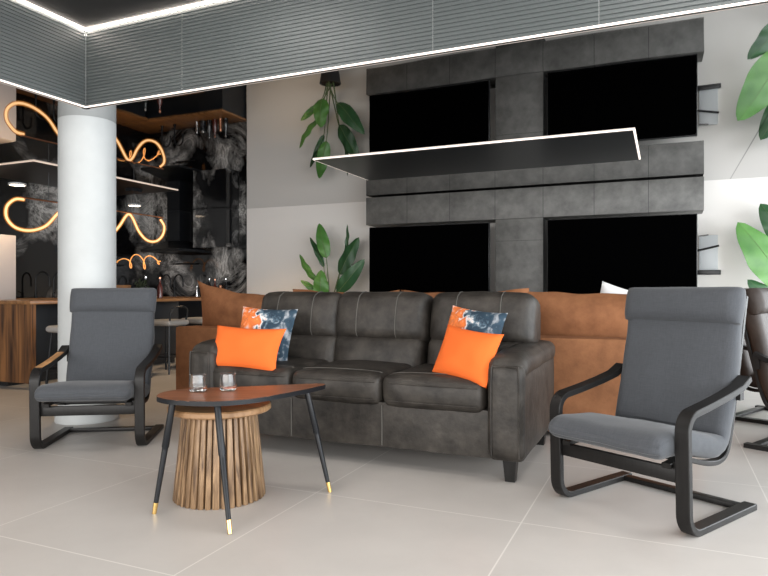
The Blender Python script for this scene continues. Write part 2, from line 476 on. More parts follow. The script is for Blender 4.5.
# grooved fascia around the recess
def fascia_profile():
    n = 23; P = []
    z0, z1 = H + .012, HR - .012; p = (z1 - z0) / n
    for k in range(n):
        z = z0 + k * p
        P += [(0.0, z + p * .02), (0.0, z + p * .62), (0.006, z + p * .72), (0.006, z + p * .95)]
    return P
def fascia(axis, a0, a1, name):
    bm = bmesh.new(); P = fascia_profile()
    pts = [(0.03, P[0][1])] + P + [(0.03, P[-1][1])]
    rows = []
    for a in (a0, a1):
        if axis == 'x': rows.append([bm.verts.new((a, YFA + d, z)) for d, z in pts])
        else: rows.append([bm.verts.new((XF - d, a, z)) for d, z in pts])
    n = len(pts)
    for i in range(n):
        bm.faces.new((rows[0][i], rows[1][i], rows[1][(i + 1) % n], rows[0][(i + 1) % n]))
    return struct(name, bm, M['fascia'], smooth=False)
xs = [XF + .004, -2.92, -1.17, -0.30, 1.45, XR]
for i in range(len(xs) - 1):
    fascia('x', xs[i] + .003, xs[i + 1] - .003, 'trim_%d' % (i + 1))
ys = [YFA - .004, 1.55, -0.2, YF]
for i in range(len(ys) - 1):
    fascia('y', ys[i + 1] + .003, ys[i] - .003, 'trim_%d' % (i + 6))
bm = bmesh.new()
for x in xs[1:-1]: box(x - .003, x + .003, YFA + .002, YFA + .02, H + .012, HR - .012, bm)
for y in ys[1:-1]: box(XF - .02, XF - .002, y - .003, y + .003, H + .012, HR - .012, bm)
box(XF - .004, XF + .004, YFA - .004, YFA + .004, H + .012, HR - .012, bm)
struct('trim_9', bm, M['joint'], smooth=False)
# LED strips along both edges of the fascia
def strip(name, label, b, m):
    return tag(obj(name, b, m, smooth=False), label, 'light strip')
strip('light_strip', 'white light strip along lower edge of the long grooved fascia', box(XF - .012, XR, YFA - .003, YFA + .010, H + .004, H + .0115), M['led'])
strip('light_strip', 'white light strip along upper edge of the long grooved fascia', box(XF, XR, YFA - .016, YFA + .004, HR - .007, HR - .0005), M['led_top'])
strip('light_strip', 'white light strip along lower edge of the left grooved fascia', box(XF - .012, XF + .003, YF, YFA - .006, H + .004, H + .0115), M['led'])
strip('light_strip', 'white light strip along upper edge of the left grooved fascia', box(XF - .004, XF + .016, YF, YFA - .018, HR - .007, HR - .0005), M['led_top'])

# column
bm = lathe([(0, 0), (.228, 0), (.228, .085), (.220, .10), (.206, .105), (.206, H), (0, H)], 64)
struct('column', bm, M['column'], loc=(-4.10, 3.62, 0))

# ------------------------------------------------------------------ media wall and televisions
t = thing('media_wall', 'dark grey stone-tiled frame built around the two black televisions', 'media wall', (-1.70, 8.28, 0.5))
def part_at(name, bm, m, root, **k):
    o = obj(name, bm, m, root, **k); o.matrix_parent_inverse = Matrix.Translation(root.location).inverted(); return o
part_at('upper_band', box(-3.82, .405, 8.08, YB - .002, 1.905, H - .015, bevel=.004), M['stone'], t)
part_at('lower_band', box(-3.82, .405, 8.08, YB - .002, .50, .885, bevel=.004), M['stone'], t)
part_at('center_panel', box(-1.993, -1.388, 8.10, YB - .002, .42, 1.903, bevel=.004), M['stone'], t)
def tv(x0, x1, label):
    z0, z1 = .925, 1.862
    r = thing('television', label, 'television', ((x0 + x1) / 2, 8.03, z0))
    w = (x1 - x0) / 2
    obj('casing', box(-w, w, -.02, .03, 0, z1 - z0, bevel=.006), M['black'], r)
    obj('screen', box(-w + .008, w - .008, -.0225, -.018, .012, z1 - z0 - .008), M['screen'], r, smooth=False)
    bm = bmesh.new()
    box(-.3, .3, .03, .06, .25, .65, bm); box(-.05, .05, .06, .465, .38, .52, bm)
    obj('wall_bracket', bm, M['black'], r, smooth=False)
tv(-3.74, -2.05, 'left black wall television beside the hanging-leaf plant')
tv(-1.325, .335, 'right black wall television beside the pale wall box')
t = thing('wall_box', 'pale wall-mounted box with black rods right of the television', 'wall box', (.47, 8.5, 1.18))
obj('backplate', box(-.10, .10, -.03, -.001, .04, .47, bevel=.006), M['plastic_white'], t)
obj('rod', tube([(-.12, -.05, .285), (.11, -.06, .34)], .012), M['black'], t)
obj('socket_bar', box(-.13, .13, -.06, -.02, 0, .055, bevel=.004), M['black'], t)
obj('rod', tube([(-.1, -.05, .455), (.0, -.06, .47)], .008), M['steel'], t)

# ------------------------------------------------------------------ ceiling light panels
def light_panel(x0, x1, y0, y1, label, led):
    cx, cy = (x0 + x1) / 2, (y0 + y1) / 2; a, b = (x1 - x0) / 2, (y1 - y0) / 2
    r = thing('ceiling_light_panel', label, 'ceiling light', (cx, cy, H - .013))
    obj('panel', box(-a + .016, a - .016, -b + .016, b - .004, 0, .0125), M['panel'], r, smooth=False)
    for q in ((-a, a, -b, -b + .009), (-a, -a + .012, -b + .009, b), (a - .022, a, -b + .009, b)):
        obj('light_edge', box(q[0], q[1], q[2], q[3], .004, .0125), led, r, smooth=False)
    obj('frame_edge', box(-a + .016, a - .022, b - .004, b, 0, .0125), M['joint'], r, smooth=False)
light_panel(-3.20, -.22, 5.53, 6.82, 'long black ceiling panel with glowing edges in front of the televisions', M['led'])
light_panel(-7.0, -5.79, 4.46, 6.54, 'black ceiling panel with glowing edges over the kitchen island', M['led_dim'])

# ------------------------------------------------------------------ grey three-seat leather sofa
def leather_sofa():
    X0, X1, Y0, Y1 = -2.80, -.655, 3.25, 4.30
    ox, oy = (X0 + X1) / 2, (Y0 + Y1) / 2
    r = thing('leather_sofa', 'charcoal leather three-seat sofa with orange and printed cushions on it', 'sofa', (ox, oy, 0))
    hw, hd = (X1 - X0) / 2, (Y1 - Y0) / 2
    # base
    bm = soft_box(lambda v: soft_fn((hw - .02, hd - .05, .13), .015)(v) + Vector((0, .0, .24)), (16, 6, 4), wr=.003)
    for x in (-1.46 - ox, -2.055 - ox):
        tube([(x, -hd + .047, .125), (x, -hd + .045, .35)], .0035, bm, 6, mi=1)
    obj('base', bm, [M['leather'], M['stitch']], r)
    # arms with rounded fronts and pillow tops
    for s in (-1, 1):
        cx = s * (hw - .095)
        bm = soft_box(lambda v: soft_fn((.088, hd - .02, .25), .03, (.012, .01, 0))(v) + Vector((cx, 0, .36)), (6, 14, 8), wr=.004, wscale=6)
        # pillow top rolls over the front
        def roll(v, cx=cx):
            p = soft_fn((.10, hd - .01, .065), .055, (.006, .0, .012))(v)
            f = max(0, (-p.y - (hd - .22)) / .22)
            return Vector((cx + p.x, p.y, .605 + p.z - .03 * f * f))
        soft_box(roll, (8, 16, 6), bm, wr=.004, wscale=7)
        def fr(v, cx=cx):
            p = soft_fn((.098, .05, .25), .045)(v)
            return Vector((cx + p.x, -hd + .045 + p.y, .37 + p.z))
        soft_box(fr, (8, 5, 10), bm, wr=.003, wscale=7)
        # piping round the front face
        P = catmull([(cx - .072, -hd - .004, .14), (cx - .072, -hd - .006, .56), (cx - .05, -hd - .004, .605), (cx + .05, -hd - .004, .605), (cx + .072, -hd - .006, .56), (cx + .072, -hd - .004, .14)], 5)
        tube(P, .005, bm, 6)
        obj('arm', bm, [M['leather']], r)
    # seat cushions
    for k in range(3):
        cx = -2.352 - ox + k * .594
        f = soft_fn((.294, .40, .085), .045, (0, .012, .022))
        def fn(v, f=f, cx=cx): return f(v) + Vector((cx, -.105, .435))
        bm = soft_box(fn, (14, 14, 6), wr=.005, wscale=6, seed=k)
        for vz in (.55, -.62):
            P = [fn((u, -1, vz)) + Vector((0, -.001, 0)) for u in [i / 10 for i in range(-9, 10)]]
            tube(P, .0035, bm, 6, mi=0)
        P = [fn((u, -.72, 1)) + Vector((0, 0, .001)) for u in [i / 10 for i in range(-9, 10)]]
        tube(P, .0025, bm, 6, mi=1)
        obj('seat_cushion', bm, [M['leather'], M['stitch']], r)
    # back frame
    obj('back_frame', soft_box(lambda v: soft_fn((hw - .09, .10, .36), .05)(v) + Vector((0, hd - .11 + v[2] * .01, .55)), (14, 4, 8), wr=.003), M['leather'], r)
    # back cushions: lumbar block below, head block above
    for k in range(3):
        lx = -2.352 - ox + k * .594
        ux = -2.355 - ox + k * .668 - .074 + (.055, .015, .035)[k]
        lean = Matrix.Rotation(R(-11), 4, 'X')
        fl = soft_fn((.322, .13, .14), .055, (0, .030, .004)); fu = soft_fn((.334, .13, .17), .065, (.004, .045, .010))
        def lo(v, fl=fl, lx=lx): return lean @ fl(v) + Vector((ux - (k - 1) * .012, .180, .545))
        def up(v, fu=fu, ux=ux): return lean @ fu(v) + Vector((ux, .232, .803))
        bm = soft_box(lo, (12, 6, 8), wr=.006, wscale=7, seed=k + 5)
        soft_box(up, (16, 8, 10), bm, wr=.007, wscale=6, seed=k + 9)
        for u in (-.42, .42):
            P = [up((u, -1, w)) for w in [i / 10 for i in range(-9, 10)]] + [up((u, y, 1)) for y in (-.8, -.4, 0, .4)]
            tube([p + Vector((0, -.001, .001)) for p in P], .0032, bm, 6, mi=1)
        obj('back_cushion', bm, [M['leather'], M['stitch']], r)
    for sx in (-1, 1):
        for sy in (-1, 1):
            bm = bmesh.new()
            cx, cy = sx * (hw - .085), sy * (hd - .09)
            lathe([(0, 0), (.036, 0), (.05, .115), (0, .115)], 4, bm)
            bmesh.ops.rotate(bm, matrix=Matrix.Rotation(R(45), 3, 'Z'), verts=bm.verts)
            bmesh.ops.translate(bm, vec=(cx, cy, 0), verts=bm.verts)
            obj('leg', bm, M['black_wood'], r, smooth=False)
leather_sofa()

def cushion(name, bm, m, label, loc, tilt, rz, roll=0.0, cat='cushion'):
    o = obj(name, bm, m, loc=loc, rot=(R(tilt), R(roll), R(rz)))
    return tag(o, label, cat)
cushion('throw_cushion', pillow_bm(.43, .40, .13, seed=1.3), M['print'], 'blue, orange and white printed cushion behind the long orange cushion', (-2.455, 3.60, .69), -18, 2, 2)
cushion('throw_cushion', pillow_bm(.545, .285, .12, .085, seed=2.1), M['orange'], 'plain orange oblong cushion at the left end of the leather sofa', (-2.43, 3.355, .632), -22, -2, 1)
cushion('throw_cushion', pillow_bm(.41, .40, .13, seed=4.4), M['print'], 'blue, orange and white printed cushion leaning at the right sofa arm', (-1.03, 3.585, .70), -18, -24, 5)
cushion('throw_cushion', pillow_bm(.42, .30, .12, .08, seed=3.3), M['orange'], 'plain orange cushion near the right arm of the leather sofa', (-1.00, 3.40, .645), -22, -27, 5)

# ------------------------------------------------------------------ tan sofa with its back to us
def tan_sofa():
    X0, X1, Y0, Y1 = -3.97, .22, 4.44, 5.48
    ox, oy = (X0 + X1) / 2, (Y0 + Y1) / 2; hw, hd = (X1 - X0) / 2, (Y1 - Y0) / 2
    r = thing('tan_sofa', 'long tan suede sofa backing onto the charcoal leather sofa', 'sofa', (ox, oy, 0))
    obj('back_frame', soft_box(lambda v: soft_fn((hw, .10, .325), .022)(v) + Vector((0, -hd + .10, .355)), (20, 4, 8), wr=.004), M['suede'], r)
    obj('base', box(-hw + .02, hw - .02, -hd + .19, hd - .02, .04, .28, bevel=.01), M['suede'], r)
    for s in (-1, 1):
        obj('arm', soft_box(lambda v: soft_fn((.11, hd - .105, .28), .04)(v) + Vector((s * (hw - .11), .10, .33)), (5, 8, 6), wr=.004), M['suede'], r)
    for k in range(4):
        w = (2 * hw - .45) / 4
        obj('seat_cushion', soft_box(lambda v: soft_fn((w / 2 - .004, .38, .085), .05, (0, .01, .02))(v) + Vector((-hw + .225 + w * (k + .5), .10, .365)), (10, 8, 4), wr=.004), M['suede'], r)
    spec = [(-3.43, 1.14, .765, 5.0, .05), (-2.45, 1.0, .745, 1, .02), (-1.42, 1.02, .745, -1, .02), (-.42, 1.10, .733, .3, .012)]
    for i, (x, w, z, roll, sag) in enumerate(spec):
        o = obj('back_cushion', pillow_bm(w, .56 if i == 0 else .53, .25, .09 if i == 0 else .035, 30, .045, seed=i * 2.3 + .7, sag=sag), M['suede_pillow'], r)
        o.location = (x - ox, 4.78 - oy + (i % 2) * .01, z); o.rotation_euler = (R(9), R(roll), R(0))
    for sx in (-1, 1):
        for sy in (-1, 1):
            obj('foot', box(sx * (hw - .12) - .04, sx * (hw - .12) + .04, sy * (hd - .12) - .04, sy * (hd - .12) + .04, 0, .045), M['black_wood'], r, smooth=False)
tan_sofa()
cushion('throw_cushion', pillow_bm(.44, .44, .14, seed=6.6), M['white_cloth'], 'white cushion peeking over the back of the tan sofa', (-.28, 5.06, .80), 14, 8, 16)

# ------------------------------------------------------------------ cantilever armchairs
def ribbon(path, x0, x1, t, bm=None, mi=0):
    """flat bent strip: path of (y,z), width x0..x1, thickness t"""
    bm = bm or bmesh.new(); P = [Vector((0, y, z)) for y, z in path]; rows = []
    for i, p in enumerate(P):
        d = (P[min(i + 1, len(P) - 1)] - P[max(i - 1, 0)]).normalized()
        nrm = Vector((0, -d.z, d.y))
        c = .003
        q = []
        for (xx, tt) in ((x0 + c, -t / 2), (x1 - c, -t / 2), (x1, -t / 2 + c), (x1, t / 2 - c), (x1 - c, t / 2), (x0 + c, t / 2), (x0, t / 2 - c), (x0, -t / 2 + c)):
            v = p + nrm * tt; q.append(bm.verts.new((xx, v.y, v.z)))
        rows.append(q)
    for A, B in zip(rows[:-1], rows[1:]):
        for k in range(8):
            f = bm.faces.new((A[k], A[(k + 1) % 8], B[(k + 1) % 8], B[k])); f.material_index = mi
    for q in (rows[0], rows[-1]):
        f = bm.faces.new(q); f.material_index = mi
    return bm
def arc(cy, cz, r, a0, a1, n=8):
    return [(cy + r * math.cos(R(a0 + (a1 - a0) * i / n)), cz + r * math.sin(R(a0 + (a1 - a0) * i / n))) for i in range(n + 1)]

def sample_path(P):
    P = [Vector((0, y, z)) for y, z in P]
    P = catmull(P, 10); L = [0]
    for a, b in zip(P[:-1], P[1:]): L.append(L[-1] + (b - a).length)
    T = L[-1]
    def at(s):
        s *= T
        if s <= 0: d = (P[1] - P[0]).normalized(); return P[0] + d * s, d
        if s >= T: d = (P[-1] - P[-2]).normalized(); return P[-1] + d * (s - T), d
        for i in range(len(L) - 1):
            if L[i + 1] >= s:
                k = (s - L[i]) / max(1e-9, L[i + 1] - L[i])
                d0 = (P[min(i + 1, len(P) - 1)] - P[max(i - 1, 0)]).normalized(); d1 = (P[min(i + 2, len(P) - 1)] - P[i]).normalized()
                return P[i].lerp(P[i + 1], k), d0.lerp(d1, k).normalized()
    return at, T

CUSH = [(-.125, .355), (-.02, .370), (.10, .364), (.22, .342), (.36, .305), (.445, .318), (.485, .40), (.515, .53), (.555, .70), (.592, .865), (.620, .998)]
def make_armchair(name, label, fabric, top_strip=False):
    r = thing(name, label, 'armchair')
    # bent side frames: floor runner, front leg and armrest in one strip
    for s in (-1, 1):
        x0, x1 = (s * .281, s * .340) if s > 0 else (-.340, -.281)
        path = [(.60, .0135), (.40, .0135), (.20, .0135)] + arc(.095, .0985, .085, 270, 180) + [(.006, .25), (.001, .38)] + arc(.075, .425, .075, 180, 100) + [(.20, .517), (.35, .541), (.47, .565), (.545, .60)]
        fr = obj('side_frame', ribbon(path, x0, x1, .029), M['black_wood'], r)
        if top_strip and s < 0:  # thin orange-brown grained strip laid on one arm top
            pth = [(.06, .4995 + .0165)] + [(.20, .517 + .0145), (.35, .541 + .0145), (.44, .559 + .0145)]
            tlabel(obj('arm_top', ribbon(pth, x0 + .006, x1 - .006, .004), M['arm_orange'], fr), 'orange-brown top strip')
    # seat and back frame rails
    rail = [(-.01, .283), (.12, .288), (.30, .245), (.42, .235), (.49, .27), (.535, .38), (.575, .54), (.615, .70), (.652, .86), (.68, .97)]
    rp = [(p.y, p.z) for p in catmull([(0, y, z) for y, z in rail], 5)]
    for s in (-1, 1):
        x0, x1 = (.225, .265) if s > 0 else (-.265, -.225)
        obj('back_rail', ribbon(rp, x0, x1, .022), M['black_wood'], r)
    at, T = sample_path(rail)
    for q in (.1, .25, .5, .62, .74, .86, .97):
        p, d = at(q)
        bm = box(-.225, .225, -.02, .02, -.008, .008)
        bmesh.ops.transform(bm, matrix=Matrix.Translation(p) @ Matrix.Rotation(math.atan2(d.z, d.y), 4, 'X'), verts=bm.verts)
        obj('slat', bm, M['black_wood'], r, smooth=False)
    obj('front_rail', box(-.286, .286, .012, .034, .215, .275, bevel=.003), M['black_wood'], r)
    obj('rear_rail', box(-.286, .286, .525, .575, .003, .026, bevel=.003), M['black_wood'], r)
    for s in (-1, 1):   # bolts that carry the back on the arms
        obj('bolt', box(min(s * .262, s * .300), max(s * .262, s * .300), .525, .56, .50, .585), M['black_wood'], r, smooth=False)
        obj('bolt', box(min(s * .262, s * .300), max(s * .262, s * .300), .012, .04, .27, .30), M['black_wood'], r, smooth=False)
    # long padded cushion following the seat and back
    at, T = sample_path(CUSH)
    half_t = .048
    seams = (.455,)
    f = soft_fn((.280, .5, half_t), .038, (0, 0, .012))
    def fn(v):
        p = f((v[0], v[1], v[2]))
        s = p.y + .5
        # rounded ends in true length
        c, d = at(s)
        nrm = Vector((0, -d.z, d.y))
        dip = sum(math.exp(-((s - q) / .014) ** 2) for q in seams)
        wv = 1 - .30 * dip if v[2] > 0 else 1
        endk = min(1, max(0, (1 - abs(v[1])) / .10)) ** .5
        tk = p.z * wv * (.45 + .55 * endk)
        return Vector((p.x, c.y + nrm.y * tk, c.z + nrm.z * tk))
    bm = soft_box(fn, (16, 64, 6), wr=.007, wscale=7)
    obj('cushion', bm, fabric, r)
    # head pillow wrapped over the top of the back
    g = soft_fn((.287, .5, .042), .038, (.004, 0, .016))
    def hn(v):
        p = g(v)
        s = .868 + (p.y + .5) * .140
        c, d = at(s)
        nrm = Vector((0, -d.z, d.y))
        endk = min(1, max(0, (1 - abs(v[1])) / .45)) ** .5
        tk = .026 + p.z * (.35 + .65 * endk) * 1.3
        return Vector((p.x, c.y + nrm.y * tk, c.z + nrm.z * tk))
    obj('head_pillow', soft_box(hn, (14, 12, 6), wr=.003, wscale=7), fabric, r)
    return r
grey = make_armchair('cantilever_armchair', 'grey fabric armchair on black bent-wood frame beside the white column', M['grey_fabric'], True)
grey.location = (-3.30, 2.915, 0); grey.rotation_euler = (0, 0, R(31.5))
g2 = make_armchair('cantilever_armchair', 'large grey fabric armchair on black bent-wood frame right of the leather sofa', M['grey_fabric'])
g2.location = (-.205, 2.98, 0); g2.rotation_euler = (0, 0, R(-29))
br = make_armchair('cantilever_armchair', 'dark brown armchair cut off by the right edge of the photo, nearer one', M['brown_leather'])
br.location = (1.145, 4.665, 0); br.rotation_euler = (0, 0, R(63))
b2 = copy_tree(br); b2['label'] = 'dark brown armchair farther back, only its floor runner showing beside the nearer one'
b2.location = (1.10, 5.66, 0)

# ------------------------------------------------------------------ tables and tumblers
# leaf-shaped side table (local axes turned 23.7 degrees)
lt = thing('leaf_side_table', 'leaf-shaped walnut side table on three black legs with brass tips', 'side table', (-1.876, 2.42, 0), R(23.7))
LX, LZ = -.745, 2.972     # local origin
def lo(a, b): return (a - LX, b - LZ)
outl = catmull([(*lo(*p), 0) for p in [(-1.055, 2.985), (-1.045, 3.08), (-.963, 3.165), (-.725, 3.225), (-.50, 3.295), (-.36, 3.336), (-.305, 3.325), (-.325, 3.25), (-.42, 3.09), (-.577, 2.885), (-.735, 2.80), (-.92, 2.83), (-1.02, 2.90)]], 8, True)
bm = prism([(p.x, p.y) for p in outl], .491, .513, .005)
for f in bm.faces: f.material_index = 0 if (f.normal.z > .9 or f.calc_center_median().z > .5125) else 1
bm.normal_update()
for f in bm.faces: f.material_index = 0 if f.calc_center_median().z > .512 else 1
obj('tabletop', bm, [M['walnut'], M['black_metal']], lt)
for top, foot in (((-.955, 2.895), (-1.027, 2.862)), ((-.735, 2.825), (-.631, 2.625)), ((-.385, 3.205), (-.267, 3.168))):
    a, b = lo(*top), lo(*foot)
    A = Vector((*a, .4915)); B = Vector((*b, 0))
    lg = obj('leg', tube([A, A.lerp(B, .40), A.lerp(B, .41), A.lerp(B, .43), A.lerp(B, .90)], [.0145, .0165, .0135, .0135, .0105], n=16), M['black_metal'], lt)
    tlabel(obj('leg_tip', tube([A.lerp(B, .90), B], [.0112, .0095], n=16), M['brass'], lg), 'brass tip')

dt = thing('drum_side_table', 'round wooden side table with ribbed drum base under the leaf table', 'side table', (-1.987, 2.536, 0), R(23.7))
obj('tabletop', lathe([(0, .415), (.238, .415), (.246, .422), (.246, .440), (.240, .446), (0, .446)], 64), M['mango_top'], dt)
bm = bmesh.new()
ns = 38
lathe([(0, .0), (.195, 0), (.155, .414), (0, .414)], 48, bm)
for k in range(ns):
    a = 2 * PI * k / ns
    hw_ = random.uniform(.0085, .0125)
    sl = box(-hw_, hw_, -.012, .018, 0, .414, bevel=.004)
    for v in sl.verts:
        tt = v.co.z / .414
        v.co.x *= (1.22 - .22 * tt)
        v.co.y += (.202 - .042 * tt)
    bmesh.ops.rotate(sl, matrix=Matrix.Rotation(a, 3, 'Z'), verts=sl.verts)
    merge(bm, sl)
obj('ribbed_base', bm, M['mango'], dt)

def tumbler(x, y, label):
    prof = [(0, .004), (.034, .003), (.040, .008), (.0425, .028), (.040, .055), (.0365, .083), (.0350, .083), (.0375, .055), (.0398, .03), (.037, .014), (0, .011)]
    o = obj('tumbler', lathe([(r_, z_ - .003) for r_, z_ in prof], 36), M['glass'], loc=(x, y, .5132))
    tag(o, label, 'glass', 'tumblers on the leaf table')
def c2r(a, b): return (a * .9157 - b * .4019, a * .4019 + b * .9157)
tumbler(-2.058, 2.46, 'clear stemless tumbler on the leaf table, left of the pair')
tumbler(-1.945, 2.545, 'clear stemless tumbler on the leaf table, right of the pair')

# ------------------------------------------------------------------ plants
def leaf_bm(p0, b0, tip, width, sag=.05, fold=.18, twist=0.0, mi=0, n=18, m=7):
    """stalk from p0 to blade start b0, blade to tip"""
    bm = bmesh.new()
    p0, b0, tip = Vector(p0), Vector(b0), Vector(tip)
    mid = p0.lerp(b0, .55) + Vector((0, 0, .04))
    st = catmull([p0, mid, b0], 6); tube(st, [.011 - .006 * i / (len(st) - 1) for i in range(len(st))], bm, 6, mi=1)
    ax = (tip - b0); Lh = ax.length; d = ax.normalized()
    view = Vector((.25, -1, .15)).normalized()
    side = d.cross(view).normalized(); nr = side.cross(d).normalized()
    rot = Matrix.Rotation(twist, 3, d); side = rot @ side; nr = rot @ nr
    rows = []; spine = []
    for i in range(n + 1):
        t = i / n
        wv = width / 2 * (math.sin(PI * min(1, t ** .80)) ** .60) * (1 - .12 * t) if 0 < t < 1 else 0.0
        c = b0 + d * (Lh * t) + nr * (sag * (4 * t * (1 - t)) - sag * .8 * t * t)
        spine.append(c + nr * .001)
        row = []
        for j in range(-m, m + 1):
            u = j / m
            wob = .012 * math.sin(t * 17 + u * 3) * abs(u)
            row.append(c + side * (wv * u) + nr * (-fold * abs(u) * wv + wob * (wv / (width / 2))))
        rows.append(row)
    th = nr * .0016
    V1 = [[bm.verts.new(p + th * .5) for p in r_] for r_ in rows]
    V2 = [[bm.verts.new(p - th * .5) for p in r_] for r_ in rows]
    for i in range(n):
        for j in range(2 * m):
            for V in (V1, V2):
                f = bm.faces.new((V[i][j], V[i + 1][j], V[i + 1][j + 1], V[i][j + 1])); f.material_index = mi
    for i in range(n):
        for j in (0, 2 * m):
            f = bm.faces.new((V1[i][j], V1[i + 1][j], V2[i + 1][j], V2[i][j])); f.material_index = mi
    tube(spine, [.005 * (1 - .8 * k / n) for k in range(n + 1)], bm, 5, mi=1)
    bmesh.ops.remove_doubles(bm, verts=bm.verts, dist=1e-6)
    return bm

def plant(label, loc, potz, leaves):
    r = thing('potted_plant', label, 'plant', loc)
    obj('plant_stand', lathe([(0, 0), (.13, 0), (.13, .02), (.035, .03), (.035, potz - .03), (.13, potz - .02), (.13, potz), (0, potz)], 24), M['black_metal'], r)
    obj('pot', lathe([(0, potz), (.115, potz), (.155, potz + .25), (.142, potz + .25), (.135, potz + .22), (0, potz + .22)], 32), M['pot'], r)
    obj('soil', lathe([(0, potz + .215), (.134, potz + .215), (.134, potz + .228), (0, potz + .235)], 24), M['soil'], r)
    for (bs, tp, w, lm, tw) in leaves:
        a = random.uniform(0, 2 * PI)
        obj('leaf', leaf_bm((.05 * math.cos(a), .05 * math.sin(a), potz + .225), bs, tp, w, twist=tw, sag=random.uniform(.02, .05)), [M[lm], M['stalk']], r)
# left plant: x right, y towards the wall, z up (metres)
LD, LT = 'leaf_dark', 'leaf_light'
plant('broad-leaved potted plant by the pale wall left of the televisions', (-4.42, 8.14, 0), .37, [
    ((-.05, -.02, 1.46), (-.20, .02, 1.98), .20, LT, .1), ((-.13, .05, 1.33), (-.38, .08, 1.79), .10, LD, .5),
    ((-.20, -.03, 1.12), (-.50, -.06, 1.52), .12, LT, -.5), ((-.15, -.10, .95), (-.40, -.16, 1.15), .10, LT, .3),
    ((-.06, -.14, .88), (-.05, -.20, 1.28), .24, LT, .0), ((.19, .08, 1.48), (.23, .12, 1.95), .07, LD, .9),
    ((.15, .0, 1.22), (.44, .02, 1.75), .24, LD, -.2), ((.17, -.10, .96), (.60, -.12, 1.42), .22, LD, .3)])
plant('large broad-leaved plant cut off by the right edge of the photo', (1.36, 8.08, 0), .37, [
    ((-.16, -.06, 1.02), (-.62, -.12, 1.75), .44, LT, .2), ((-.06, .02, 1.40), (-.40, .0, 1.95), .30, LD, -.3),
    ((-.18, -.12, .70), (-.53, -.18, 1.12), .26, LD, .2), ((.10, .0, 1.35), (.30, .05, 2.05), .30, LD, .2),
    ((.18, -.08, 1.05), (.60, -.05, 1.55), .34, LT, -.2)])

# ------------------------------------------------------------------ kitchen
t = thing('kitchen_island', 'dark kitchen island with striped wood end panel and wooden worktop', 'kitchen island', (-6.35, 5.7, 0))
def P(name, bm, m, **k): return part_at(name, bm, m, t, **k)
P('worktop', box(-6.95, -5.79, 4.42, 7.05, .855, .89, bevel=.003), M['worktop'])
P('end_panel', box(-6.93, -5.81, 4.44, 4.50, .06, .854), M['acacia'])
P('cabinet_body', box(-6.92, -6.22, 4.502, 7.03, .06, .854), M['navy'])
P('plinth', box(-6.86, -6.26, 4.52, 7.0, 0, .06), M['black'])
for k in range(4):
    y = 4.52 + k * .62
    P('door', box(-6.219, -6.20, y + .01, y + .61, .08, .845, bevel=.003), M['navy'])
stools = []
def stool(label):
    r = thing('bar_stool', label, 'bar stool', group='stools along the kitchen island')
    obj('seat', soft_box(lambda v: soft_fn((.19, .18, .032), .028, (0, 0, .01))(v) + Vector((0, 0, .605)), (8, 8, 4)), M['grey_seat'], r)
    for sx in (-1, 1):
        for sy in (-1, 1):
            obj('leg', tube([(sx * .14, sy * .13, .575), (sx * .18, sy * .17, 0)], .012), M['black_metal'], r)
    obj('foot_ring', tube([(.171 * a, .161 * b, .20) for a, b in ((-1, -1), (1, -1), (1, 1), (-1, 1))], .008, closed=True), M['black_metal'], r)
    obj('backrest', tube(catmull([(.155, -.14, .59), (.19, -.13, .76), (.20, 0, .80), (.19, .13, .76), (.155, .14, .59)], 6), .011), M['black_metal'], r)
    return r
s0 = stool('grey-seated bar stool at the near end of the island, left of the column')
spots = [(-5.55, 4.72), (-5.55, 5.45), (-5.55, 6.08), (-5.55, 6.68)]
lbs = ['grey-seated bar stool at the near end of the island, left of the column', 'grey-seated bar stool at the island, second from its near end',
       'grey-seated bar stool at the island, seen just right of the small armchair', 'grey-seated bar stool at the far end of the island beside the tan sofa']
for i, (x, y) in enumerate(spots):
    o = s0 if i == 0 else copy_tree(s0)
    o.location = (x, y, 0); o['label'] = lbs[i]

# back counter run
t = thing('kitchen_counter', 'dark counter with wooden top along the marble back wall', 'counter', (-7.15, 8.2, 0))
P('cabinet_body', box(-8.18, -6.16, 7.93, 8.525, .06, .855), M['navy'])
P('plinth', box(-8.15, -6.20, 7.98, 8.5, 0, .06), M['black'])
P('worktop', box(-8.195, -6.14, 7.89, 8.527, .856, .89, bevel=.003), M['worktop'])
t = thing('kitchen_counter', 'dark counter with wooden top along the left marble wall', 'counter', (-7.9, 6.75, 0))
P('cabinet_body', box(-8.195, -7.62, 5.66, 7.86, .06, .855), M['navy'])
P('plinth', box(-8.18, -7.68, 5.7, 7.84, 0, .06), M['black'])
P('worktop', box(-8.195, -7.58, 5.64, 7.87, .856, .89, bevel=.003), M['worktop'])
t = thing('refrigerator', 'pale refrigerator at the far left of the kitchen', 'refrigerator', (-7.9, 5.2, 0))
P('body', box(-8.19, -7.64, 4.75, 5.61, 0, 1.70, bevel=.008), M['fridge'])
P('door', box(-7.638, -7.60, 4.755, 5.605, .03, 1.695, bevel=.006), M['fridge'])
P('handle', tube([(-7.58, 4.83, .8), (-7.58, 4.83, 1.4)], .01), M['steel'])
